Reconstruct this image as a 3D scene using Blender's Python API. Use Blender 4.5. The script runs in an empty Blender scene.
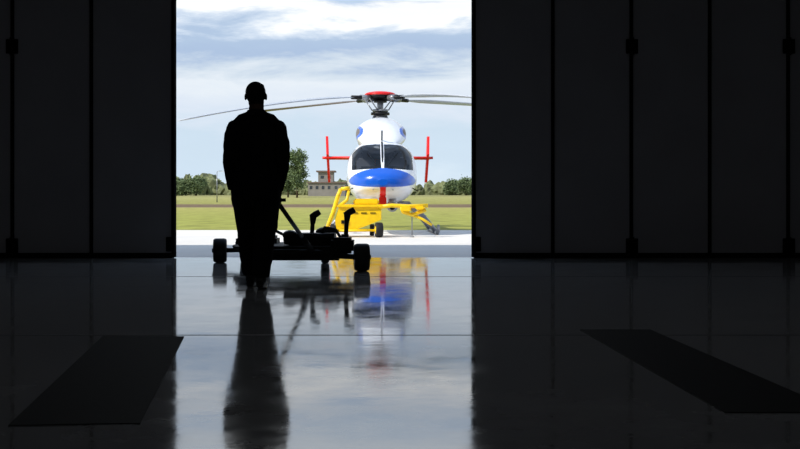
import bpy, bmesh, math, random
import numpy as np
from mathutils import Vector, Matrix, Quaternion, noise as mnoise
random.seed(7)
scene=bpy.context.scene
scene.view_settings.view_transform='Standard'
scene.view_settings.look='None'

def lin(c):
    return tuple((x/12.92 if x<=0.04045 else ((x+0.055)/1.055)**2.4) for x in c)
def mat(name,col,rough=0.5,metal=0.0,var=0.0,vscale=8.0,bump=0.0,srgb=True,**kw):
    m=bpy.data.materials.new(name); m.use_nodes=True
    nt=m.node_tree; b=nt.nodes['Principled BSDF']
    c=lin(col) if srgb else col
    b.inputs['Base Color'].default_value=(*c,1); b.inputs['Roughness'].default_value=rough; b.inputs['Metallic'].default_value=metal
    for k,v in kw.items(): b.inputs[k.replace('_',' ')].default_value=v
    tc=nt.nodes.new('ShaderNodeTexCoord'); n=nt.nodes.new('ShaderNodeTexNoise')
    n.inputs['Scale'].default_value=vscale; n.inputs['Detail'].default_value=5
    nt.links.new(tc.outputs['Object'],n.inputs['Vector'])
    if var>0:
        r=nt.nodes.new('ShaderNodeValToRGB')
        r.color_ramp.elements[0].position=.3; r.color_ramp.elements[1].position=.7
        r.color_ramp.elements[0].color=(*[x*(1-var) for x in c],1)
        r.color_ramp.elements[1].color=(*[min(1,x*(1+var)) for x in c],1)
        nt.links.new(n.outputs['Fac'],r.inputs['Fac']); nt.links.new(r.outputs['Color'],b.inputs['Base Color'])
    if bump>0:
        bp=nt.nodes.new('ShaderNodeBump'); bp.inputs['Strength'].default_value=bump
        nt.links.new(n.outputs['Fac'],bp.inputs['Height']); nt.links.new(bp.outputs['Normal'],b.inputs['Normal'])
    return m

class B:
    def __init__(s,mats): s.bm=bmesh.new(); s.mats=mats; s.mi={m.name:i for i,m in enumerate(mats)}
    def idx(s,m): return s.mi[m.name] if m is not None else 0
    def face(s,vs,m=None,smooth=False):
        try:
            f=s.bm.faces.new(vs); f.material_index=s.idx(m); f.smooth=smooth; return f
        except ValueError: return None
    def poly(s,pts,z0,z1,m=None):
        a=[s.bm.verts.new((p[0],p[1],z0)) for p in pts]; b=[s.bm.verts.new((p[0],p[1],z1)) for p in pts]
        n=len(pts); s.face(b,m); s.face(a[::-1],m)
        for i in range(n): s.face([a[i],a[(i+1)%n],b[(i+1)%n],b[i]],m)
    def box(s,c,d,m=None,rot=None,bev=0.0,seg=2):
        t=bmesh.new(); bmesh.ops.create_cube(t,size=1)
        bmesh.ops.scale(t,vec=d,verts=t.verts)
        if bev>0: bmesh.ops.bevel(t,geom=t.edges[:],offset=bev,segments=seg,affect='EDGES')
        M=Matrix.Translation(c)
        if rot is not None: M=M@(rot.to_matrix().to_4x4() if isinstance(rot,Quaternion) else rot)
        bmesh.ops.transform(t,matrix=M,verts=t.verts); s.add(t,m)
    def add(s,t,m=None,smooth=False):
        mp={}
        for v in t.verts: mp[v]=s.bm.verts.new(v.co)
        for f in t.faces: s.face([mp[v] for v in f.verts],m,smooth)
        t.free()
    def sph(s,c,r,m=None,seg=24,M=None,sub=None):
        t=bmesh.new(); bmesh.ops.create_uvsphere(t,u_segments=seg,v_segments=seg//2,radius=1)
        bmesh.ops.scale(t,vec=r if hasattr(r,'__len__') else (r,r,r),verts=t.verts)
        if M is not None: bmesh.ops.transform(t,matrix=M,verts=t.verts)
        bmesh.ops.translate(t,vec=c,verts=t.verts); s.add(t,m,True)
    def cyl(s,p0,p1,r,m=None,seg=20,r2=None,smooth=True):
        s.tube([p0,p1],[r,r if r2 is None else r2],m,seg,smooth)
    def tube(s,pts,rs,m=None,seg=12,smooth=True,ref=None,axis=None):
        pts=[Vector(p) for p in pts]; n=len(pts)
        if not hasattr(rs,'__len__'): rs=[rs]*n
        tg=[]
        for i in range(n):
            a=pts[max(0,i-1)]; b=pts[min(n-1,i+1)]; tg.append((b-a).normalized() if axis is None else Vector(axis).normalized())
        nr=Vector(ref) if ref is not None else (Vector((1,0,0)) if abs(tg[0].x)<0.8 else Vector((0,0,1)))
        rings=[]
        for i in range(n):
            nr=(nr-tg[i]*nr.dot(tg[i])).normalized(); bi=tg[i].cross(nr)
            r=rs[i]; ra,rb=(r if hasattr(r,'__len__') else (r,r))
            rings.append([s.bm.verts.new(pts[i]+nr*ra*math.cos(2*math.pi*k/seg)+bi*rb*math.sin(2*math.pi*k/seg)) for k in range(seg)])
        for i in range(n-1):
            for k in range(seg):
                s.face([rings[i][k],rings[i][(k+1)%seg],rings[i+1][(k+1)%seg],rings[i+1][k]],m,smooth)
        s.face(rings[0][::-1],m); s.face(rings[-1],m)
    def wheel(s,c,axis,r,w,mt,mh):
        axis=Vector(axis).normalized(); c=Vector(c)
        pr=[(-.46,.70),(-.5,.78),(-.49,.88),(-.42,.96),(-.3,1),(.3,1),(.42,.96),(.49,.88),(.5,.78),(.46,.70)]
        s.tube([c+axis*w*a for a,_ in pr],[r*b for _,b in pr],mt,32,axis=axis)
        s.tube([c-axis*w*.50,c+axis*w*.50],[r*.5]*2,mh,20,axis=axis)
        s.tube([c-axis*w*.6,c+axis*w*.6],[r*.17]*2,mh,12,axis=axis)
    def done(s,name,loc=(0,0,0),rotz=0.0,recalc=True):
        if recalc: bmesh.ops.recalc_face_normals(s.bm,faces=s.bm.faces)
        me=bpy.data.meshes.new(name); s.bm.to_mesh(me); s.bm.free()
        for m in s.mats: me.materials.append(m)
        o=bpy.data.objects.new(name,me); scene.collection.objects.link(o)
        o.location=loc; o.rotation_euler=(0,0,rotz); return o

# ---------------- materials
M_steel=mat('dark_steel',(.10,.10,.11),.45,.6,var=.3)
M_rubber=mat('black_rubber',(.06,.06,.065),.7,bump=.1,vscale=60)
M_black=mat('black_gap',(.015,.015,.015),.9,Specular_IOR_Level=.1)
M_door=mat('door_panel_paint',(.56,.56,.58),.5,var=.06,vscale=1.5)
M_wall=mat('hangar_wall_paint',(.45,.45,.46),.8,var=.1,vscale=2)
M_cloth=mat('navy_coverall_cloth',(.06,.06,.075),.95,var=.2,vscale=20,bump=.15,Specular_IOR_Level=.15)
M_skin=mat('skin',(.30,.20,.15),.7,var=.08,Specular_IOR_Level=.2)
M_hair=mat('dark_hair',(.05,.04,.03),.8,var=.3,vscale=80,bump=.3,Specular_IOR_Level=.15)
M_shoe=mat('boot_leather',(.04,.04,.04),.5)
M_white=mat('white_aircraft_paint',(.93,.94,.96),.25,var=.02,Coat_Weight=.5)
M_blue=mat('blue_aircraft_paint',(.02,.35,.80),.28,var=.03,Coat_Weight=.5)
M_red=mat('red_aircraft_paint',(.88,.10,.08),.35,var=.05)
M_yel=mat('yellow_machine_paint',(.98,.80,.04),.4,var=.08,vscale=10)
M_grey=mat('grey_metal',(.55,.56,.58),.35,.5,var=.1)
M_blade=mat('rotor_blade_composite',(.42,.38,.35),.45,var=.08)
M_bladel=mat('rotor_blade_light',(.72,.74,.77),.45,var=.05)
M_in=mat('dark_interior',(.13,.13,.14),.7)
M_seat=mat('grey_seat_fabric',(.42,.42,.45),.8)
M_lens=mat('lamp_lens',(.8,.82,.85),.1)

M_glass=bpy.data.materials.new('tinted_canopy_glass'); M_glass.use_nodes=True
nt=M_glass.node_tree; nt.nodes.clear()
o_=nt.nodes.new('ShaderNodeOutputMaterial'); mx=nt.nodes.new('ShaderNodeMixShader'); tr=nt.nodes.new('ShaderNodeBsdfTransparent'); gl=nt.nodes.new('ShaderNodeBsdfGlossy'); fr=nt.nodes.new('ShaderNodeFresnel')
tr.inputs['Color'].default_value=(.7,.73,.75,1); gl.inputs['Roughness'].default_value=.04; fr.inputs['IOR'].default_value=1.35
nt.links.new(fr.outputs[0],mx.inputs[0]); nt.links.new(tr.outputs[0],mx.inputs[1]); nt.links.new(gl.outputs[0],mx.inputs[2]); nt.links.new(mx.outputs[0],o_.inputs[0])

# floor
M_floor=bpy.data.materials.new('polished_epoxy_floor'); M_floor.use_nodes=True
nt=M_floor.node_tree; b=nt.nodes['Principled BSDF']; L=nt.links.new
tc=nt.nodes.new('ShaderNodeTexCoord')
n1=nt.nodes.new('ShaderNodeTexNoise'); n1.inputs['Scale'].default_value=1.3; n1.inputs['Detail'].default_value=8; n1.inputs['Roughness'].default_value=.65
L(tc.outputs['Object'],n1.inputs['Vector'])
r=nt.nodes.new('ShaderNodeValToRGB'); r.color_ramp.elements[0].position=.3; r.color_ramp.elements[1].position=.7
r.color_ramp.elements[0].color=(.20,.205,.21,1); r.color_ramp.elements[1].color=(.32,.325,.33,1)
L(n1.outputs['Fac'],r.inputs['Fac']); L(r.outputs['Color'],b.inputs['Base Color'])
n2=nt.nodes.new('ShaderNodeTexNoise'); n2.inputs['Scale'].default_value=2.2; n2.inputs['Detail'].default_value=10; n2.inputs['Roughness'].default_value=.7
L(tc.outputs['Object'],n2.inputs['Vector'])
mr=nt.nodes.new('ShaderNodeMapRange'); mr.inputs[1].default_value=.35; mr.inputs[2].default_value=.7; mr.inputs[3].default_value=.03; mr.inputs[4].default_value=.14
L(n2.outputs['Fac'],mr.inputs[0]); L(mr.outputs[0],b.inputs['Roughness'])
b.inputs['IOR'].default_value=4.8
n3=nt.nodes.new('ShaderNodeTexNoise'); n3.inputs['Scale'].default_value=5; n3.inputs['Detail'].default_value=4
L(tc.outputs['Object'],n3.inputs['Vector'])
bp=nt.nodes.new('ShaderNodeBump'); bp.inputs['Strength'].default_value=.03; bp.inputs['Distance'].default_value=.02
L(n3.outputs['Fac'],bp.inputs['Height']); L(bp.outputs['Normal'],b.inputs['Normal'])

M_apron=mat('apron_concrete',(.88,.86,.83),.8,var=.06,vscale=.6)
M_mat=mat('rubber_floor_mat',(.07,.07,.075),.8,var=.2,vscale=25,bump=.2,Specular_IOR_Level=.15)
M_joint=mat('floor_joint_sealant',(.12,.12,.12),.6)

M_grass=bpy.data.materials.new('airfield_grass'); M_grass.use_nodes=True
nt=M_grass.node_tree; b=nt.nodes['Principled BSDF']; L=nt.links.new; b.inputs['Roughness'].default_value=.95; b.inputs['Specular IOR Level'].default_value=.1
tc=nt.nodes.new('ShaderNodeTexCoord'); sx=nt.nodes.new('ShaderNodeSeparateXYZ'); L(tc.outputs['Object'],sx.inputs[0])
nz=nt.nodes.new('ShaderNodeTexNoise'); nz.inputs['Scale'].default_value=.06; nz.inputs['Detail'].default_value=6; L(tc.outputs['Object'],nz.inputs['Vector'])
ma=nt.nodes.new('ShaderNodeMath'); ma.operation='MULTIPLY_ADD'; ma.inputs[1].default_value=16; L(nz.outputs['Fac'],ma.inputs[0]); L(sx.outputs['Y'],ma.inputs[2])
mr=nt.nodes.new('ShaderNodeMapRange'); mr.inputs[1].default_value=0; mr.inputs[2].default_value=500; L(ma.outputs[0],mr.inputs[0])
r=nt.nodes.new('ShaderNodeValToRGB'); cr=r.color_ramp
stops=[(0,(.57,.58,.28)),(60,(.60,.60,.30)),(118,(.64,.62,.34)),(134,(.58,.52,.36)),(140,(.44,.37,.29)),(175,(.47,.39,.31)),(185,(.58,.57,.31)),(300,(.64,.62,.38)),(420,(.52,.51,.35))]
for i,(y,c) in enumerate(stops):
    e=cr.elements[i] if i<2 else cr.elements.new(y/500)
    e.position=y/500; e.color=(*lin(c),1)
L(mr.outputs[0],r.inputs['Fac'])
nf=nt.nodes.new('ShaderNodeTexNoise'); nf.inputs['Scale'].default_value=1.0; nf.inputs['Detail'].default_value=9; nf.inputs['Roughness'].default_value=.7; L(tc.outputs['Object'],nf.inputs['Vector'])
mrr=nt.nodes.new('ShaderNodeMapRange'); mrr.inputs[1].default_value=.35; mrr.inputs[2].default_value=.65; mrr.inputs[3].default_value=.65; mrr.inputs[4].default_value=1.3; L(nf.outputs['Fac'],mrr.inputs[0])
mm=nt.nodes.new('ShaderNodeVectorMath'); mm.operation='SCALE'; L(r.outputs['Color'],mm.inputs[0]); L(mrr.outputs[0],mm.inputs['Scale']); L(mm.outputs[0],b.inputs['Base Color'])

M_leaf=mat('tree_leaves',(.36,.42,.26),.8,var=.4,vscale=.6)
M_hedge=mat('hedge_leaves',(.42,.44,.30),.9,var=.5,vscale=.35,bump=.6)  # leaf colour lightened, distance haze is put into the tone
M_bark=mat('bark',(.30,.25,.2),.9,var=.3)
M_brick=mat('building_render',(.52,.50,.48),.8,var=.12,vscale=.5)
M_roof=mat('roof_tiles',(.44,.37,.34),.8,var=.2)
M_win=mat('window_glass',(.25,.27,.3),.1)

# ---------------- hangar shell
YD=15.33; HW=16.0; YB=-12.0; HT=6.2
def slab(name,x0,x1,y0,y1,z0,z1,m):
    b=B([m]); b.box(((x0+x1)/2,(y0+y1)/2,(z0+z1)/2),(x1-x0,y1-y0,z1-z0),m); return b.done(name)
slab('floor',-HW,HW,YB,YD+.15,-.25,0,M_floor)
slab('ceiling',-HW-.3,HW+.3,YB-.3,YD+.5,HT,HT+.3,M_wall)
slab('wall_left',-HW-.3,-HW,YB-.3,YD+.14,-.25,HT,M_wall)
slab('wall_right',HW,HW+.3,YB-.3,YD+.14,-.25,HT,M_wall)
slab('wall_back',-HW,HW,YB-.3,YB,-.25,HT,M_wall)
slab('wall_front',-HW,HW,YD+.12,YD+.42,5.4,HT,M_wall)
slab('apron',-90,90,YD+.15,29.7,-.25,-.004,M_apron)

def px(x,Y): return (x-400)*Y/1111.1
def pz(y,Y): return .8-(y-200)*Y/1111.1
def door(name,edges,hinges):
    b=B([M_door,M_black,M_steel,M_rubber])
    xs=[px(e,YD) for e in edges]
    for a,c in zip(xs[:-1],xs[1:]):
        lo,hi=min(a,c),max(a,c)
        g=.024
        b.box(((lo+hi)/2,YD+.05,2.73),(hi-lo-2*g,.07,5.34),M_door,bev=.006)
    b.box(((xs[0]+xs[-1])/2,YD+.05,.035),(abs(xs[-1]-xs[0]),.085,.07),M_black)
    for e in xs:
        b.box((e,YD+.055,2.71),(.062,.05,5.40),M_black)
        b.cyl((e,YD+.008,.01),(e,YD+.008,5.4),.022,M_black,10)
    for e in hinges:
        x=px(e,YD)
        for z in (.17,2.92,4.6):
            b.box((x-.045,YD+.0,z),(.075,.02,.20),M_black,bev=.004)
            b.box((x+.045,YD+.0,z),(.075,.02,.20),M_black,bev=.004)
            b.cyl((x,YD-.012,z-.12),(x,YD-.012,z+.12),.028,M_black,12)
    b.box((xs[0]+(.05 if xs[1]>xs[0] else -.05),YD,.19),(.09,.03,.2),M_black,bev=.004)
    return b.done(name)
door('door_1',[173]+[91-79*i for i in range(11)],[12-158*i for i in range(5)])
door('door_2',[474]+[553+78.5*i for i in range(13)],[632+157*i for i in range(6)])
b=B([M_joint])
for Y in (6.58,1.5,11.6): b.box((0,Y,.0005),(2*HW-.1,.012,.002),M_joint)
b.done('trim_1')

def matplate(pts):
    b=B([M_mat]); b.poly(pts,0.0003,.004,M_mat); return b
matplate([(px(8,3.93),3.93),(px(140,3.97),3.97),(px(184,6.49),6.49),(px(103,6.52),6.52)]).done('floor_mat')
matplate([(px(725,4.17),4.17),(px(842,4.17),4.17),(px(650,6.84),6.84),(px(580,6.84),6.84)]).done('floor_mat')

for X in (-8,0,8):  # added fill lamps with housings, out of view, to brighten the door panels
    for Y in (1.0,8.0):
        b=B([M_steel,M_lens]); b.box((0,0,.03),(1.5,.22,.06),M_steel,bev=.01); b.box((0,0,-.01),(1.4,.14,.03),M_lens)
        o=b.done('added_fill_lamp',loc=(X,Y,HT-.07))
        l=bpy.data.lights.new('fill_light','AREA'); l.shape='RECTANGLE'; l.size=1.4; l.size_y=.14; l.energy=7; l.color=(.97,.98,1)
        lo=bpy.data.objects.new('fill_light',l); scene.collection.objects.link(lo); lo.parent=o; lo.location=(0,0,-.04)

# ---------------- helicopter
def smooth_interp(xs,ys,x):
    xs=np.array(xs,float); ys=np.array(ys,float)
    i=int(np.clip(np.searchsorted(xs,x)-1,0,len(xs)-2))
    d=np.diff(ys)/np.diff(xs); m=np.zeros(len(xs)); m[0]=d[0]; m[-1]=d[-1]
    for k in range(1,len(xs)-1): m[k]=0 if d[k-1]*d[k]<=0 else 2*d[k-1]*d[k]/(d[k-1]+d[k])
    h=xs[i+1]-xs[i]; t=(x-xs[i])/h
    return float((2*t**3-3*t**2+1)*ys[i]+(t**3-2*t**2+t)*h*m[i]+(-2*t**3+3*t**2)*ys[i+1]+(t**3-t**2)*h*m[i+1])
def loft(bl,secs,ystat,nseg,n,mfun,tp=.05):
    Y=[q[0] for q in secs]
    rings=[]
    for y in ystat:
        hw=smooth_interp(Y,[q[1] for q in secs],y); zb=smooth_interp(Y,[q[2] for q in secs],y); zt=smooth_interp(Y,[q[3] for q in secs],y)
        ring=[]
        for k in range(nseg):
            a=2*math.pi*k/nseg; c,s_=math.cos(a),math.sin(a)
            x=hw*math.copysign(abs(c)**(2/n),c); w=math.copysign(abs(s_)**(2/n),s_)
            zc=zb+(zt-zb)*.47
            z=zc+(w*(zt-zc) if w>0 else w*(zc-zb))
            if w>0: x*=1-tp*w**2
            ring.append(bl.bm.verts.new((x,y,z)))
        rings.append(ring)
    for i in range(len(rings)-1):
        for k in range(nseg):
            vs=[rings[i][k],rings[i][(k+1)%nseg],rings[i+1][(k+1)%nseg],rings[i+1][k]]
            c=sum((v.co for v in vs),Vector())/4
            bl.face(vs,mfun(c),True)
    bl.face(rings[0][::-1],mfun(rings[0][0].co)); bl.face(rings[-1],mfun(rings[-1][0].co))

hb=B([M_white,M_blue,M_red,M_glass,M_in,M_seat,M_grey,M_blade,M_bladel,M_black,M_lens,M_steel])
secs=[(0,.10,1.12,1.26),(.06,.30,1.02,1.36),(.16,.46,.95,1.43),(.35,.60,.87,1.54),(.6,.70,.81,1.68),(.9,.77,.77,1.87),(1.2,.80,.74,2.05),(1.5,.82,.72,2.16),(1.9,.83,.70,2.22),
 (2.6,.84,.70,2.25),(4.0,.84,.70,2.26),(4.8,.74,.80,2.22),(5.6,.46,1.15,2.15),(6.4,.28,1.5,2.08),(8.,.20,1.68,2.04),(10.,.15,1.78,2.02)]
def hullm(c):
    ax=abs(c.x)
    if c.y<1.3 and (c.x/.76)**2+((c.z-1.30+.06*(c.x/.7)**2)/.215)**2<1: return M_blue
    if c.z<1.12 and ax<.065 and c.y<.8: return M_red
    if c.y<1.5 and .04<ax<.70:
        top=2.10-.10*ax**2; bot=1.51-.05*ax
        if bot<c.z<top: return M_glass
    if ax>.60 and 1.6<c.y<2.35 and 1.42<c.z<2.0: return M_glass
    if ax>.60 and 2.55<c.y<3.6 and 1.45<c.z<2.0: return M_glass
    if 1.02<c.z<1.2 and c.y>1.5: return M_blue
    if 1.22<c.z<1.26 and c.y>1.5: return M_red
    if c.y>9 : return M_red
    return M_white
ys=list(np.linspace(0,1,120)**1.6*1.7)+list(np.linspace(1.75,10,110))
loft(hb,secs,ys,240,2.55,hullm)
csec=[(1.35,.18,2.0,2.08),(1.6,.38,2.0,2.28),(1.95,.52,2.02,2.50),(2.4,.60,2.05,2.70),(2.9,.62,2.05,2.84),(3.6,.62,2.05,2.88),(4.4,.58,2.0,2.78),(5.4,.42,2.0,2.55),(6.4,.22,1.95,2.2),(6.9,.10,1.95,2.08)]
def cowm(c):
    ax=abs(c.x)
    q_=((ax-.68)/.24)**2+((c.z-2.46)/.20)**2
    if q_<.45 and c.y<3.6: return M_blade
    if q_<1.0 and c.y<3.8: return M_blue
    return M_white
loft(hb,csec,list(np.linspace(1.35,6.9,180)),160,2.3,cowm,.2)
hb.tube([(0,.54,1.62),(0,.9,1.88),(0,1.2,2.06),(0,1.5,2.17)],.022,M_steel,8)
hb.tube([(0,1.55,2.16),(0,1.35,2.32),(0,1.32,2.42)],.018,M_black,8)
for sx_ in(-1,1): hb.tube([(sx_*.12,.52,1.58),(sx_*.35,.92,1.87)],.009,M_black,6)
hb.box((0,1.7,1.0),(1.3,1.7,.04),M_in)
hb.box((0,2.5,1.3),(1.36,.04,.7),M_in)
hb.box((0,.95,1.42),(1.05,.16,.30),M_in,bev=.04)
hb.box((0,1.35,1.2),(.28,.7,.35),M_in,bev=.03)
for sx_ in(-.38,.38):
    hb.box((sx_,1.75,1.18),(.44,.46,.14),M_seat,bev=.04)
    hb.box((sx_,2.0,1.50),(.44,.12,.62),M_seat,bev=.05)
    hb.box((sx_,2.0,1.88),(.22,.10,.18),M_seat,bev=.04)
    hb.cyl((sx_,1.35,1.02),(sx_,1.42,1.45),.015,M_black,8)
for sx_ in(-.22,.22): hb.tube([(sx_,.10,1.04),(sx_,-.06,1.02),(sx_,-.22,1.02)],.011,M_grey,8)
hb.sph((.22,.62,.66),(.13,.13,.13),M_grey); hb.cyl((.22,.62,.7),(.22,.62,.86),.09,M_grey); hb.cyl((.22,.51,.64),(.22,.485,.635),.06,M_black,16)
hb.cyl((-.2,.75,.72),(-.2,.68,.70),.07,M_lens,16); hb.cyl((-.2,.85,.78),(-.2,.74,.715),.08,M_grey,16)
hb.box((0,.42,.80),(.17,.08,.34),M_red,bev=.02)
for sx_ in(-1,1):
    X=sx_*1.28
    hb.tube([(X,.75,.22),(X,.88,.10),(X,1.05,.045),(X,1.4,.045),(X,4.6,.045)],[.03,.045,.045,.045,.045],M_grey,12)
    for y in (1.7,3.9):
        hb.tube([(0,y,.72),(sx_*.55,y,.72),(sx_*.8,y,.62),(sx_*1.12,y,.26),(sx_*1.27,y,.06)],[.055]*5,M_grey,12)
        hb.box((sx_*.6,y,.72),(.16,.2,.10),M_grey,bev=.02)
    hb.box((sx_*.98,2.2,.42),(.18,.5,.03),M_grey)
    hb.tube([(sx_*.98,2.4,.42),(sx_*1.1,3.9,.3)],.015,M_grey,6)
    hb.tube([(sx_*.62,.62,1.1),(sx_*.8,.5,1.0)],.01,M_black,6)
mx_,my_=0,3.9
hb.cyl((0,my_,2.7),(0,my_,2.96),.30,M_grey,28,r2=.18)
hb.cyl((0,my_,2.9),(0,my_,3.42),.08,M_grey,20)
hb.cyl((0,my_,2.98),(0,my_,3.04),.24,M_steel,28); hb.cyl((0,my_,3.06),(0,my_,3.12),.20,M_grey,28)
hb.cyl((0,my_,3.30),(0,my_,3.36),.17,M_steel,24)
hb.sph((0,my_,3.50),(.40,.40,.085),M_red,28); hb.cyl((0,my_,3.40),(0,my_,3.47),.30,M_steel,24,r2=.38)
def blade(azdeg,tipdrop,ml,exp=1.8):
    a=math.radians(azdeg); d=Vector((math.cos(a),math.sin(a),0)); pr=Vector((-d.y,d.x,0))
    z0=3.40
    hb.tube([(0,my_,z0),Vector((0,my_,z0))+d*.45,Vector((0,my_,z0-.01))+d*.85],[(.05,.12),(.055,.10),(.05,.07)],M_steel,12,ref=(0,0,1))
    hb.tube([Vector((0,my_,z0-.0))+d*.38,Vector((0,my_,z0))+d*.60],[(.075,.13),(.07,.11)],M_grey,12,ref=(0,0,1))
    hb.tube([Vector((0,my_,3.1))+d*.17+pr*.13,Vector((0,my_,z0-.02))+d*.42+pr*.14],.016,M_grey,8)
    prof=[(-.5,0),(-.42,.35),(-.2,.5),(.1,.42),(.5,.03),(.1,-.2),(-.2,-.3),(-.42,-.22)]
    rings=[]
    for i in range(26):
        t=.75+(5.5-.75)*i/25; u=(t-.75)/4.75
        ch=.36 if t>1.4 else .13+.23*(t-.75)/.65
        if u>.95: ch*=1-.5*(u-.95)/.05
        zc=z0-.01-tipdrop*u**exp; tw=math.radians(11-12*u)
        ring=[]
        for (cx,cz) in prof:
            lx=cx*ch; lz=cz*.05*(ch/.27)
            x2=lx*math.cos(tw)+lz*math.sin(tw); z2=-lx*math.sin(tw)+lz*math.cos(tw)
            ring.append(hb.bm.verts.new(Vector((0,my_,zc+z2))+d*t+pr*x2))
        rings.append(ring)
    for i in range(25):
        for k in range(8):
            hb.face([rings[i][k],rings[i][(k+1)%8],rings[i+1][(k+1)%8],rings[i+1][k]],ml,True)
    hb.face(rings[0][::-1],ml); hb.face(rings[-1],ml)
yaw=math.radians(1.9)
blade(180+32,.78,M_bladel,1.4)
blade(180-48,.02,M_blade,1.3)
blade(32,.02,M_bladel)
blade(-48,.62,M_bladel,1.9)
ty=8.8
hb.tube([(-1.55,ty,2.06),(0,ty,2.06),(1.55,ty,2.06)],[(.05,.24),(.06,.28),(.05,.24)],M_red,16,ref=(0,0,1))
for sx_ in(-1,1):
    X=sx_*1.50
    v=[(X,ty-.28,2.16),(X+sx_*.03,ty+.10,2.72),(X+sx_*.03,ty+.42,2.72),(X,ty+.36,2.0),(X-sx_*.04,ty+.42,1.33),(X-sx_*.04,ty+.12,1.33)]
    A=[hb.bm.verts.new(Vector(p)-Vector((.035,0,0))) for p in v]; C=[hb.bm.verts.new(Vector(p)+Vector((.035,0,0))) for p in v]
    hb.face(A,M_red); hb.face(C[::-1],M_red)
    for i in range(6): hb.face([A[i],A[(i+1)%6],C[(i+1)%6],C[i]],M_red)
    hb.tube([(X,ty,2.06),(X+sx_*.16,ty,2.07)],.04,M_red,8)
v=[(0,9.3,2.0),(0,10.4,3.0),(0,10.85,3.0),(0,10.3,1.9),(0,10.5,1.25),(0,10.15,1.25),(0,9.6,1.8)]
A=[hb.bm.verts.new(Vector(p)-Vector((.05,0,0))) for p in v]; C=[hb.bm.verts.new(Vector(p)+Vector((.05,0,0))) for p in v]
hb.face(A,M_blue); hb.face(C[::-1],M_blue)
for i in range(7): hb.face([A[i],A[(i+1)%7],C[(i+1)%7],C[i]],M_blue)
hb.cyl((0,10.2,2.35),(.3,10.2,2.35),.07,M_grey)
for k in range(4):
    a=math.radians(40+90*k); hb.tube([(.28,10.2,2.35),(.28,10.2+.8*math.cos(a),2.35+.8*math.sin(a))],[(.02,.09),(.012,.08)],M_blade,8,ref=(1,0,0))
heli=hb.done('helicopter',loc=(px(383,24.6),24.6,0),rotz=yaw,recalc=True)

# ---------------- yellow handling cart beside the nose
yb=B([M_yel,M_rubber,M_grey,M_steel,M_red])
Yc=24.0
def P(x,y,Y=Yc): return (px(x,Y),Y,pz(y,Y))
def prism(f,depth,m,dy=0):
    a=[yb.bm.verts.new((p[0],p[1]+dy,p[2])) for p in f]; c=[yb.bm.verts.new((p[0],p[1]+dy+depth,p[2])) for p in f]; n=len(f)
    yb.face(a,m); yb.face(c[::-1],m)
    for i in range(n): yb.face([a[i],a[(i+1)%n],c[(i+1)%n],c[i]],m)
prism([P(339,207),P(381,205),P(381,220),P(366,226),P(352,231),P(336,230),P(335,219)],.75,M_yel)
yb.box((px(360,Yc),Yc+.36,pz(206,Yc)),(.98,.84,.07),M_yel,bev=.02)
yb.box((px(366,Yc),Yc+.3,pz(202,Yc)),(.55,.5,.14),M_yel,bev=.03)
for i in range(4): yb.box((px(346+9*i,Yc),Yc-.008,pz(213,Yc)),(.12,.02,.02),M_steel)
yb.box((px(345,Yc),Yc-.012,pz(222,Yc)),(.16,.03,.08),M_steel,bev=.005)
yb.wheel((px(379,23.9),23.85,.16),(1,.15,0),.16,.16,M_rubber,M_yel)
yb.wheel((px(331,24.6),24.95,.13),(1,.1,0),.13,.10,M_rubber,M_yel)
yb.wheel((px(372,24.9),24.95,.13),(1,0,0),.13,.10,M_rubber,M_yel)
yb.wheel((px(334,24.0),23.85,.13),(1,.15,0),.13,.10,M_rubber,M_yel)
yb.cyl((px(334,24.),23.85,.14),(px(379,24.),23.85,.15),.025,M_yel); yb.cyl((px(331,24.6),24.95,.13),(px(372,24.9),24.95,.13),.025,M_yel)
yb.tube([P(326,231),P(333,213),P(338,196),P(341,189)],.045,M_yel,10)
yb.tube([P(341,189),P(350,188)],.04,M_yel,10)
yb.tube([P(326,231),P(345,229)],.04,M_yel,10)
yb.tube([(px(338,Yc),Yc,pz(207,Yc)),(px(347,Yc),Yc,pz(200,Yc)),(px(349,Yc),Yc+.02,pz(190,Yc))],.035,M_yel,10)
yb.tube([P(378,207),P(392,205.5),P(408,206.5),P(428,205.5)],.045,M_yel,10)
yb.tube([P(401,207),P(403,212),P(412,215),P(426,210)],.04,M_yel,10)
yb.tube([P(410,214),P(422,219),P(432,225)],.03,M_yel,10)
yb.box(P(406,209),(.22,.3,.14),M_yel,bev=.03)
yb.box(P(420,208),(.20,.3,.10),M_yel,bev=.03)
yb.tube([P(412,207),(px(412,Yc),Yc,.03)],.012,M_grey,8); yb.cyl((px(412,Yc),Yc,0),(px(412,Yc),Yc,.02),.05,M_grey)
yb.done('yellow_ground_handling_cart')

# ---------------- tow dolly
M_dk=mat('dolly_dark_paint',(.10,.11,.10),.6,.1,var=.2,Specular_IOR_Level=.2)
tb=B([M_dk,M_rubber,M_steel])
Aw=Vector((-2.30,14.2,0)); Bw=Vector((-.43,12.5,0)); Cw=Vector((-1.52,12.55,0)); Dw=Vector((-.95,14.1,0))
for w in (Aw,Bw,Cw,Dw):
    r_=.155 if w in(Aw,Bw) else .11
    tb.wheel((w.x,w.y,r_),(1,.12,0),r_,.17 if r_>.12 else .1,M_rubber,M_steel)
tb.wheel((-2.0,14.28,.13),(1,.12,0),.13,.10,M_rubber,M_steel)
def at(p,z): return Vector((p.x,p.y,z))
cc=Vector((-1.3,13.35,0))
for a,c in ((Aw,Cw),(Cw,Bw),(Bw,Dw),(Dw,Aw),(Aw,Bw)):
    a2=a.lerp(cc,.22) if a in (Aw,Bw) else a.lerp(cc,.08); c2=c.lerp(cc,.22) if c in (Aw,Bw) else c.lerp(cc,.08)
    tb.tube([at(a2,.21),at(c2,.21)],[(.04,.04)]*2,M_dk,4,False,ref=(0,.7,.7))
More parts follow.
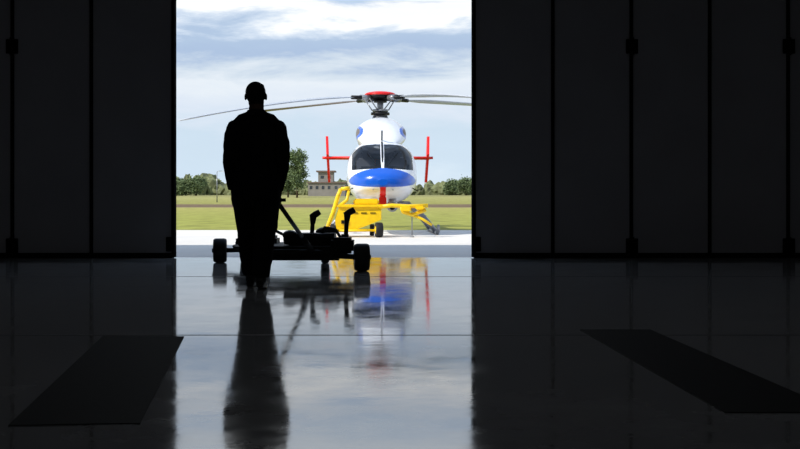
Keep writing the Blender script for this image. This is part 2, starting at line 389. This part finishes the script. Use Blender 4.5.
tb.cyl((-2.3,14.2,.155),(-1.9,14.1,.17),.03,M_steel,10); tb.cyl((-.43,12.5,.155),(-.75,12.6,.17),.03,M_steel,10)
tb.poly([(-2.08,14.03),(-1.5,12.72),(-.60,12.64),(-.98,13.95)],.17,.27,M_dk)
tb.box((-1.05,13.1,.33),(.55,.45,.16),M_dk,bev=.03)
tb.box((-1.75,13.7,.30),(.5,.4,.12),M_dk,bev=.03)
tb.cyl((-1.35,13.0,.34),(-.75,12.9,.36),.06,M_steel,14)
tb.box((-.66,12.78,.28),(.26,.3,.18),M_dk,bev=.03)
tb.box((-1.1,12.72,.17),(.85,.12,.12),M_dk,bev=.02)
tb.sph((-1.28,12.95,.39),(.09,.09,.06),M_steel); tb.sph((-.88,13.3,.42),(.13,.1,.06),M_steel)
def post(x,Y,ztop,lean):
    tb.cyl((x,Y,.24),(x+lean*.3,Y,ztop-.12),.026,M_dk,12)
    tb.cyl((x,Y,.24),(x,Y,.40),.045,M_dk,12)
    tb.tube([(x+lean*.3,Y,ztop-.14),(x+lean*.35,Y,ztop-.05),(x+lean*.8,Y,ztop-.03),(x+lean*1.5,Y,ztop)],[.03,.045,.04,.033],M_rubber,12)
post(px(345,13),13.0,.69,.075)
post(px(311,13.2),13.2,.66,.07)
tb.tube([(-.95,13.1,.35),(-.88,13.0,.48),(-.75,12.9,.46),(-.66,12.8,.33)],.018,M_rubber,8)
tb.tube([(-1.7,13.6,.38),(-1.55,13.3,.46),(-1.35,13.1,.38)],.018,M_rubber,8)
hand=Vector((-1.155,10.36,.80))
root=Vector((px(311,12.55),12.55,.24))
tb.cyl(root,hand,.022,M_steel,12)
tb.cyl(root,root+(hand-root)*.3,.032,M_dk,12)
tb.cyl(root+Vector((0,0,-.02)),Vector((-1.3,12.7,.2)),.02,M_dk,8); tb.cyl(root+Vector((0,0,-.02)),Vector((-.8,12.7,.2)),.02,M_dk,8)
tb.cyl(hand+Vector((-.10,0,0)),hand+Vector((.09,0,0)),.016,M_rubber,12)
tb.done('tow_dolly')

# ---------------- mechanic
pb=B([M_cloth,M_skin,M_hair,M_shoe])
def vloft(rows,seg=28,cx=0):
    rings=[]
    for (z,rx,ry,oy,*ox) in rows:
        o=ox[0] if ox else 0
        rings.append([pb.bm.verts.new((cx+o+rx*math.cos(2*math.pi*k/seg),oy+ry*math.sin(2*math.pi*k/seg),z)) for k in range(seg)])
    for i in range(len(rings)-1):
        for k in range(seg): pb.face([rings[i][k],rings[i][(k+1)%seg],rings[i+1][(k+1)%seg],rings[i+1][k]])
    pb.face(rings[0][::-1]); pb.face(rings[-1])
vloft([(.78,.15,.12,0),(.84,.198,.14,0),(.95,.208,.148,-.005),(1.04,.205,.14,-.005),(1.12,.20,.132,0),(1.22,.205,.132,.0),(1.33,.210,.136,0),(1.43,.20,.13,0),(1.50,.18,.115,0),(1.55,.14,.095,0),(1.59,.10,.08,.0),(1.61,.08,.066,.0)])
pb.tube([(-.185,0,1.463),(-.13,0,1.520),(0,0,1.565),(.13,0,1.520),(.185,0,1.463)],[(.060,.07),(.064,.088),(.070,.088),(.064,.088),(.060,.07)],None,20,ref=(0,0,1))
for sx_ in (-1,1): pb.sph((sx_*.200,0,1.452),(.073,.075,.074))
pb.tube([(0,-.01,1.54),(0,.0,1.62),(.0,.01,1.70)],[(.082,.078),(.068,.068),(.066,.068)],None,20)
pb.tube([(0,-.005,1.55),(0,0,1.615)],[.105,.084],None,20)
Hx,Hy,Hz=-.008,.02,1.752
pb.sph((Hx,Hy-.01,Hz+.012),(.087,.102,.108))
pb.sph((Hx,Hy+.025,Hz-.055),(.072,.072,.082))
pb.sph((Hx,Hy-.02,Hz+.024),(.093,.105,.102))
pb.sph((Hx+.004,Hy+.03,Hz+.077),(.066,.06,.042))
pb.sph((Hx-.02,Hy+.0,Hz+.088),(.048,.05,.032)); pb.sph((Hx+.035,Hy+.02,Hz+.084),(.040,.05,.028))
pb.tube([(Hx,Hy+.085,Hz+.02),(Hx,Hy+.114,Hz-.02),(Hx,Hy+.094,Hz-.035)],[.009,.015,.012],None,10)
pb.sph((Hx,Hy+.092,Hz-.062),(.024,.012,.008)); pb.sph((Hx,Hy+.092,Hz-.075),(.021,.012,.008))
pb.sph((Hx,Hy+.084,Hz-.108),(.024,.018,.018))
for sx_ in (-1,1):
    pb.sph((Hx+sx_*.094,Hy+.0,Hz-.014),(.010,.021,.032))
    pb.sph((Hx+sx_*.031,Hy+.085,Hz+.018),(.013,.011,.009))
    pb.tube([(Hx+sx_*.012,Hy+.094,Hz+.034),(Hx+sx_*.05,Hy+.084,Hz+.034)],[.006,.005],None,8)
hr=Vector((.155,.26,.80))
pb.tube([(.200,0,1.452),(.222,-.01,1.38),(.238,-.03,1.28),(.244,-.045,1.16),(.230,.02,1.06),(.195,.12,.93),(.185,.15,.90)],[.066,.069,.069,.067,.058,.047,.045],None,20)
pb.tube([(-.200,0,1.452),(-.219,-.01,1.38),(-.230,-.03,1.28),(-.232,-.04,1.15),(-.230,-.01,1.04),(-.222,.04,.92),(-.220,.045,.90)],[.066,.069,.070,.067,.060,.048,.046],None,20)
pb.tube([(.09,0,.95),(.098,-.005,.80),(.092,.02,.64),(.082,.02,.52),(.072,-.04,.36),(.062,-.11,.20),(.060,-.14,.12)],[.118,.118,.106,.098,.092,.084,.075],None,22)
pb.tube([(-.09,0,.95),(-.108,.04,.80),(-.102,.10,.64),(-.092,.14,.50),(-.086,.16,.34),(-.078,.18,.19),(-.075,.19,.11)],[.118,.118,.108,.100,.094,.086,.077],None,22)
pb.sph((0,-.03,.88),(.18,.13,.13))
pb.sph((.062,-.13,.15),(.08,.085,.05)); pb.sph((-.077,.19,.14),(.08,.085,.052))
def boot(x,y,h,ang):
    R=Matrix.Rotation(ang,4,'X')
    def T(p): 
        v=R@Vector(p); return (x+v.x,y+v.y,h+v.z)
    pb.tube([T((0,-.01,.12)),T((0,-.02,.05))],[.052,.05],None,16)
    pb.tube([T((0,-.075,.035)),T((0,-.04,.046)),T((0,.04,.05)),T((0,.11,.042)),T((0,.17,.034)),T((0,.205,.026))],[(.034,.03),(.042,.042),(.044,.044),(.048,.038),(.042,.028),(.022,.016)],None,18,ref=(1,0,0))
    pb.tube([T((0,-.08,.012)),T((0,.0,.011)),T((0,.12,.011)),T((0,.20,.012))],[(.032,.012),(.04,.012),(.048,.012),(.028,.012)],None,16,ref=(1,0,0))
boot(.058,-.14,.012,-.10)
boot(-.075,.20,0.0,0)
def chain(pts,r0,r1):
    n=len(pts); pb.tube(pts,[r0+(r1-r0)*i/(n-1) for i in range(n)],None,10); pb.sph(pts[-1],r1,seg=10); 
    for p_ in pts[:-1]: pb.sph(p_,r0*1.02,seg=10)
w=Vector((.185,.15,.90))
pb.tube([w,(.172,.195,.868),(.158,.232,.838)],[(.030,.026),(.042,.018),(.045,.017)],None,16,ref=(1,0,0))
for i,(dx,l) in enumerate(((.036,.95),(.013,1.05),(-.010,1.0),(-.032,.85))):
    c=hr+Vector((dx-.0,0,0)); R=.027*l
    pts=[c+Vector((0,-.030,.036))]+[c+Vector((0,R*math.sin(a),R*math.cos(a))) for a in (0.0,.9,1.8,2.7,3.5)]
    chain(pts,.0095,.008)
chain([Vector((.128,.205,.845)),Vector((.108,.225,.815)),hr+Vector((-.040,-.024,-.012)),hr+Vector((-.018,-.012,-.028))],.0115,.009)
lx=-.220
w=Vector((lx,.045,.90))
pb.tube([w,(lx-.004,.06,.86),(lx-.006,.075,.80)],[(.024,.030),(.016,.042),(.015,.042)],None,16,ref=(1,0,0))
for dy,l in ((.032,.072),(.011,.080),(-.011,.074),(-.030,.058)):
    s0=Vector((lx-.006,.077+dy,.80)); chain([s0,s0+Vector((.0,.004,-l*.45)),s0+Vector((.006,.010,-l*.78)),s0+Vector((.014,.016,-l))],.0095,.0078)
chain([Vector((lx,.095,.86)),Vector((lx+.008,.125,.83)),Vector((lx+.014,.132,.795))],.0115,.009)
bmesh.ops.recalc_face_normals(pb.bm,faces=pb.bm.faces)
tmp=pb.done('mechanic_build',recalc=False)
md=tmp.modifiers.new('r','REMESH'); md.mode='VOXEL'; md.voxel_size=.0055; md.use_smooth_shade=True
ms=tmp.modifiers.new('s','SMOOTH'); ms.factor=.5; ms.iterations=3
dg=bpy.context.evaluated_depsgraph_get()
me=bpy.data.meshes.new_from_object(tmp.evaluated_get(dg)); me.name='mechanic'
bpy.data.objects.remove(tmp)
me.materials.clear()
for m in (M_cloth,M_skin,M_hair,M_shoe): me.materials.append(m)
nv=len(me.vertices)
co_=np.empty(nv*3); me.vertices.foreach_get('co',co_); co_=co_.reshape(-1,3)
no_=np.array([tuple(n.vector) for n in me.vertex_normals])
for i in range(nv):
    c=co_[i]
    if .15<c[2]<1.5 and not(c[2]<.93 and (abs(c[0])>.19 or c[1]>.17 and c[2]>.7)):
        co_[i]=c+no_[i]*mnoise.noise(Vector((c[0]*9,c[1]*9,c[2]*16)))*.009
me.vertices.foreach_set('co',co_.ravel())
np_=len(me.polygons); ctr=np.empty(np_*3); me.polygons.foreach_get('center',ctr); ctr=ctr.reshape(-1,3)
mi=np.zeros(np_,dtype=np.int32)
x,y,z=ctr.T
mi[z>1.625]=1
hair=(z>1.625)&((z>Hz+.075)|((y<Hy-.005)&(z>Hz-.085)&(abs(x-Hx)<.0955)))
mi[hair]=2
mi[z<.105]=3
mi[(z>.68)&(z<.90)&((x<-.19)&(y>.02)&(z<.885)|((y>.16)&(x>.09)))]=1
me.polygons.foreach_set('material_index',mi); me.polygons.foreach_set('use_smooth',[True]*np_)
me.update()
mech=bpy.data.objects.new('mechanic',me); scene.collection.objects.link(mech)
mech.location=(-1.305,10.10,0)

# ---------------- landscape
def gz(Y):
    if Y<150: return -.03
    t=Y-150
    return -.03+2.63*min(1.0,t/250)**1.15+ max(0,(Y-400))*.002
b=B([M_grass]); Ys=[29.7,40,60,90,120,150,180,210,250,300,350,400,500,700,1200]; Xs=list(range(-700,701,50))
g=[[b.bm.verts.new((x,y,gz(y)+(.4*mnoise.noise(Vector((x*.01,y*.01,0))) if y>200 else 0))) for x in Xs] for y in Ys]
for i in range(len(Ys)-1):
    for j in range(len(Xs)-1): b.face([g[i][j],g[i][j+1],g[i+1][j+1],g[i+1][j]],M_grass,True)
b.done('grass_field',recalc=False)
t=bmesh.new(); bmesh.ops.create_icosphere(t,subdivisions=3,radius=1); t.verts.ensure_lookup_table()
IV=[v.co.copy() for v in t.verts]; IF=[[v.index for v in f.verts] for f in t.faces]; t.free()
HV=[];HF=[]
for i in range(380):
    x=random.uniform(-190,140); Y=random.uniform(385,440); h=random.uniform(1.4,3.6)*(1.5 if x<-58 else 1.0)
    sc=(random.uniform(1.6,4.2),random.uniform(2,4),h); off=Vector((i*3.1,0,0)); o0=len(HV); zc=gz(Y)+h*.5
    for v in IV:
        n_=1+.38*mnoise.noise(v*2.2+off)+.3*mnoise.noise(v*6+off)
        HV.append((v.x*sc[0]*n_+x,v.y*sc[1]*n_+Y,v.z*sc[2]*n_+zc))
    HF+=[[a+o0 for a in f] for f in IF]
me=bpy.data.meshes.new('hedgerow'); me.from_pydata(HV,[],HF); me.materials.append(M_hedge); me.update()
scene.collection.objects.link(bpy.data.objects.new('hedgerow',me))
def tree(X,Y,H,W,seed):
    rd=random.Random(seed); b=B([M_bark,M_leaf]); z0=gz(Y)-.1
    b.tube([(X,Y,z0),(X+.1,Y,z0+H*.3),(X,Y,z0+H*.6),(X+.1,Y,z0+H*.9)],[.28,.22,.14,.04],M_bark,8)
    ends=[]
    for i in range(22):
        a=rd.uniform(0,6.28); zz=H*rd.uniform(.2,.9); rr=W*.5*math.sin(math.pi*min(1,max(.15,(zz/H)*.9+.05)))**.7*rd.uniform(.6,1)
        e=Vector((X+rr*math.cos(a),Y+rr*math.sin(a),z0+zz+H*.08)); b.tube([(X,Y,z0+zz-.4),e],[.08,.02],M_bark,5); ends.append(e)
    for i in range(9): ends.append(Vector((X+rd.uniform(-.5,.5),Y+rd.uniform(-.5,.5),z0+H*(.35+.07*i))))
    for e in ends:
        for k in range(130):
            d=Vector((rd.gauss(0,1),rd.gauss(0,1),rd.gauss(0,1)))*.62+e
            u=Vector((rd.uniform(-1,1),rd.uniform(-1,1),rd.uniform(-1,1))).normalized()*.26; w_=u.orthogonal().normalized()*.2
            b.face([b.bm.verts.new(d+u),b.bm.verts.new(d+w_),b.bm.verts.new(d-u),b.bm.verts.new(d-w_)],M_leaf)
    b.done('tree',recalc=False)
tree(px(297,300),300,12.4,5.6,1)
tree(px(288,310),310,7.5,4.5,2)
tree(px(196,360),360,5.4,7,3)
tree(px(466,380),380,5.6,6,4)
tree(px(452,390),390,4.6,6,5)
tree(px(182,360),360,4.6,6,6)
b=B([M_brick,M_roof,M_win,M_steel]); Y=350; z0=gz(Y)
def bx(x0,x1,yt,yb_,d,m,dy=0): 
    X0,X1=px(x0,Y),px(x1,Y); Zt=pz(yt,Y); Zb=z0 if yb_ is None else pz(yb_,Y)
    b.box(((X0+X1)/2,Y+d/2+dy,(Zt+Zb)/2),(X1-X0,d,Zt-Zb),m)
bx(308,345,183,None,8,M_brick); bx(318,333,172,183,6,M_brick,.8); bx(316,335,170.5,172,7.5,M_roof,.2); bx(307,346,182,183,9,M_roof,-.4)
for xx in (311,317,323,329,336,342): b.box((px(xx,Y),Y-.02,pz(187.5,Y)),(.8,.1,1.0),M_win)
for xx in (322,329): b.box((px(xx,Y),Y+.78,pz(177,Y)),(1.0,.1,.9),M_win)
b.cyl((px(327,Y),Y+3,pz(170.5,Y)),(px(327,Y),Y+3,pz(161,Y)),.06,M_steel,8)
b.done('control_building')
Y=200; b=B([M_grey,M_lens]); X=px(217,Y)
b.cyl((X,Y,gz(Y)),(X,Y,pz(172,Y)),.10,M_grey,10,r2=.06)
b.tube([(X,Y,pz(172,Y)),(X+.4,Y,pz(171,Y)),(X+1.0,Y,pz(171,Y))],.05,M_grey,8); b.box((X+1.1,Y,pz(171.3,Y)),(.6,.3,.12),M_lens)
b.done('lamp_post')

# ---------------- sky
W=bpy.data.worlds.new('sky'); scene.world=W; W.use_nodes=True; nt=W.node_tree; L=nt.links.new
bg=nt.nodes['Background']; tc=nt.nodes.new('ShaderNodeTexCoord')
sp=nt.nodes.new('ShaderNodeSeparateXYZ'); L(tc.outputs['Generated'],sp.inputs[0])
mp=nt.nodes.new('ShaderNodeMapping'); mp.inputs['Scale'].default_value=(7,7,32); L(tc.outputs['Generated'],mp.inputs[0])
n=nt.nodes.new('ShaderNodeTexNoise'); n.inputs['Scale'].default_value=1.2; n.inputs['Detail'].default_value=9; n.inputs['Roughness'].default_value=.62; n.inputs['Distortion'].default_value=.3; L(mp.outputs[0],n.inputs['Vector'])
ma=nt.nodes.new('ShaderNodeMath'); ma.operation='MULTIPLY_ADD'; ma.inputs[1].default_value=.075; L(n.outputs['Fac'],ma.inputs[0]); L(sp.outputs['Z'],ma.inputs[2])
mb=nt.nodes.new('ShaderNodeMath'); mb.operation='SUBTRACT'; mb.inputs[1].default_value=.0375; L(ma.outputs[0],mb.inputs[0])
mr=nt.nodes.new('ShaderNodeMapRange'); mr.inputs[1].default_value=0; mr.inputs[2].default_value=.5; L(mb.outputs[0],mr.inputs[0])
r=nt.nodes.new('ShaderNodeValToRGB'); cr=r.color_ramp
st=[(0,(.86,.91,.95)),(.03,(.79,.86,.92)),(.06,(.78,.85,.91)),(.085,(.84,.88,.93)),(.106,(.88,.91,.94)),(.118,(.80,.85,.90)),(.130,(.66,.74,.85)),(.145,(.68,.76,.86)),(.153,(.82,.87,.93)),(.160,(.97,.98,.98)),(.176,(.95,.96,.97)),(.186,(.72,.80,.90)),(.205,(.80,.86,.93)),(.23,(.94,.96,.97)),(.30,(.95,.96,.97)),(.40,(.78,.83,.90)),(.5,(.62,.72,.86))]
for i,(e_,c) in enumerate(st):
    e=cr.elements[i] if i<2 else cr.elements.new(e_/.5)
    e.position=e_/.5; e.color=(*lin(c),1)
L(mr.outputs[0],r.inputs['Fac']); L(r.outputs['Color'],bg.inputs['Color']); bg.inputs['Strength'].default_value=1.1

sun=bpy.data.lights.new('sun','SUN'); sun.energy=4.5; sun.angle=.01; sun.color=(1,.96,.88)
so=bpy.data.objects.new('sun',sun); scene.collection.objects.link(so)
az=math.radians(56); el=math.radians(42)
d=Vector((math.sin(az)*math.cos(el),math.cos(az)*math.cos(el),-math.sin(el)))
so.rotation_euler=d.to_track_quat('-Z','Y').to_euler(); so.location=(-20,-10,30)

cam=bpy.data.cameras.new('camera'); cam.lens=50; cam.sensor_width=36; cam.shift_y=-24.5/800; cam.clip_end=3000
co=bpy.data.objects.new('camera',cam); scene.collection.objects.link(co); co.location=(0,0,.8); co.rotation_euler=(math.radians(90),0,0)
scene.camera=co
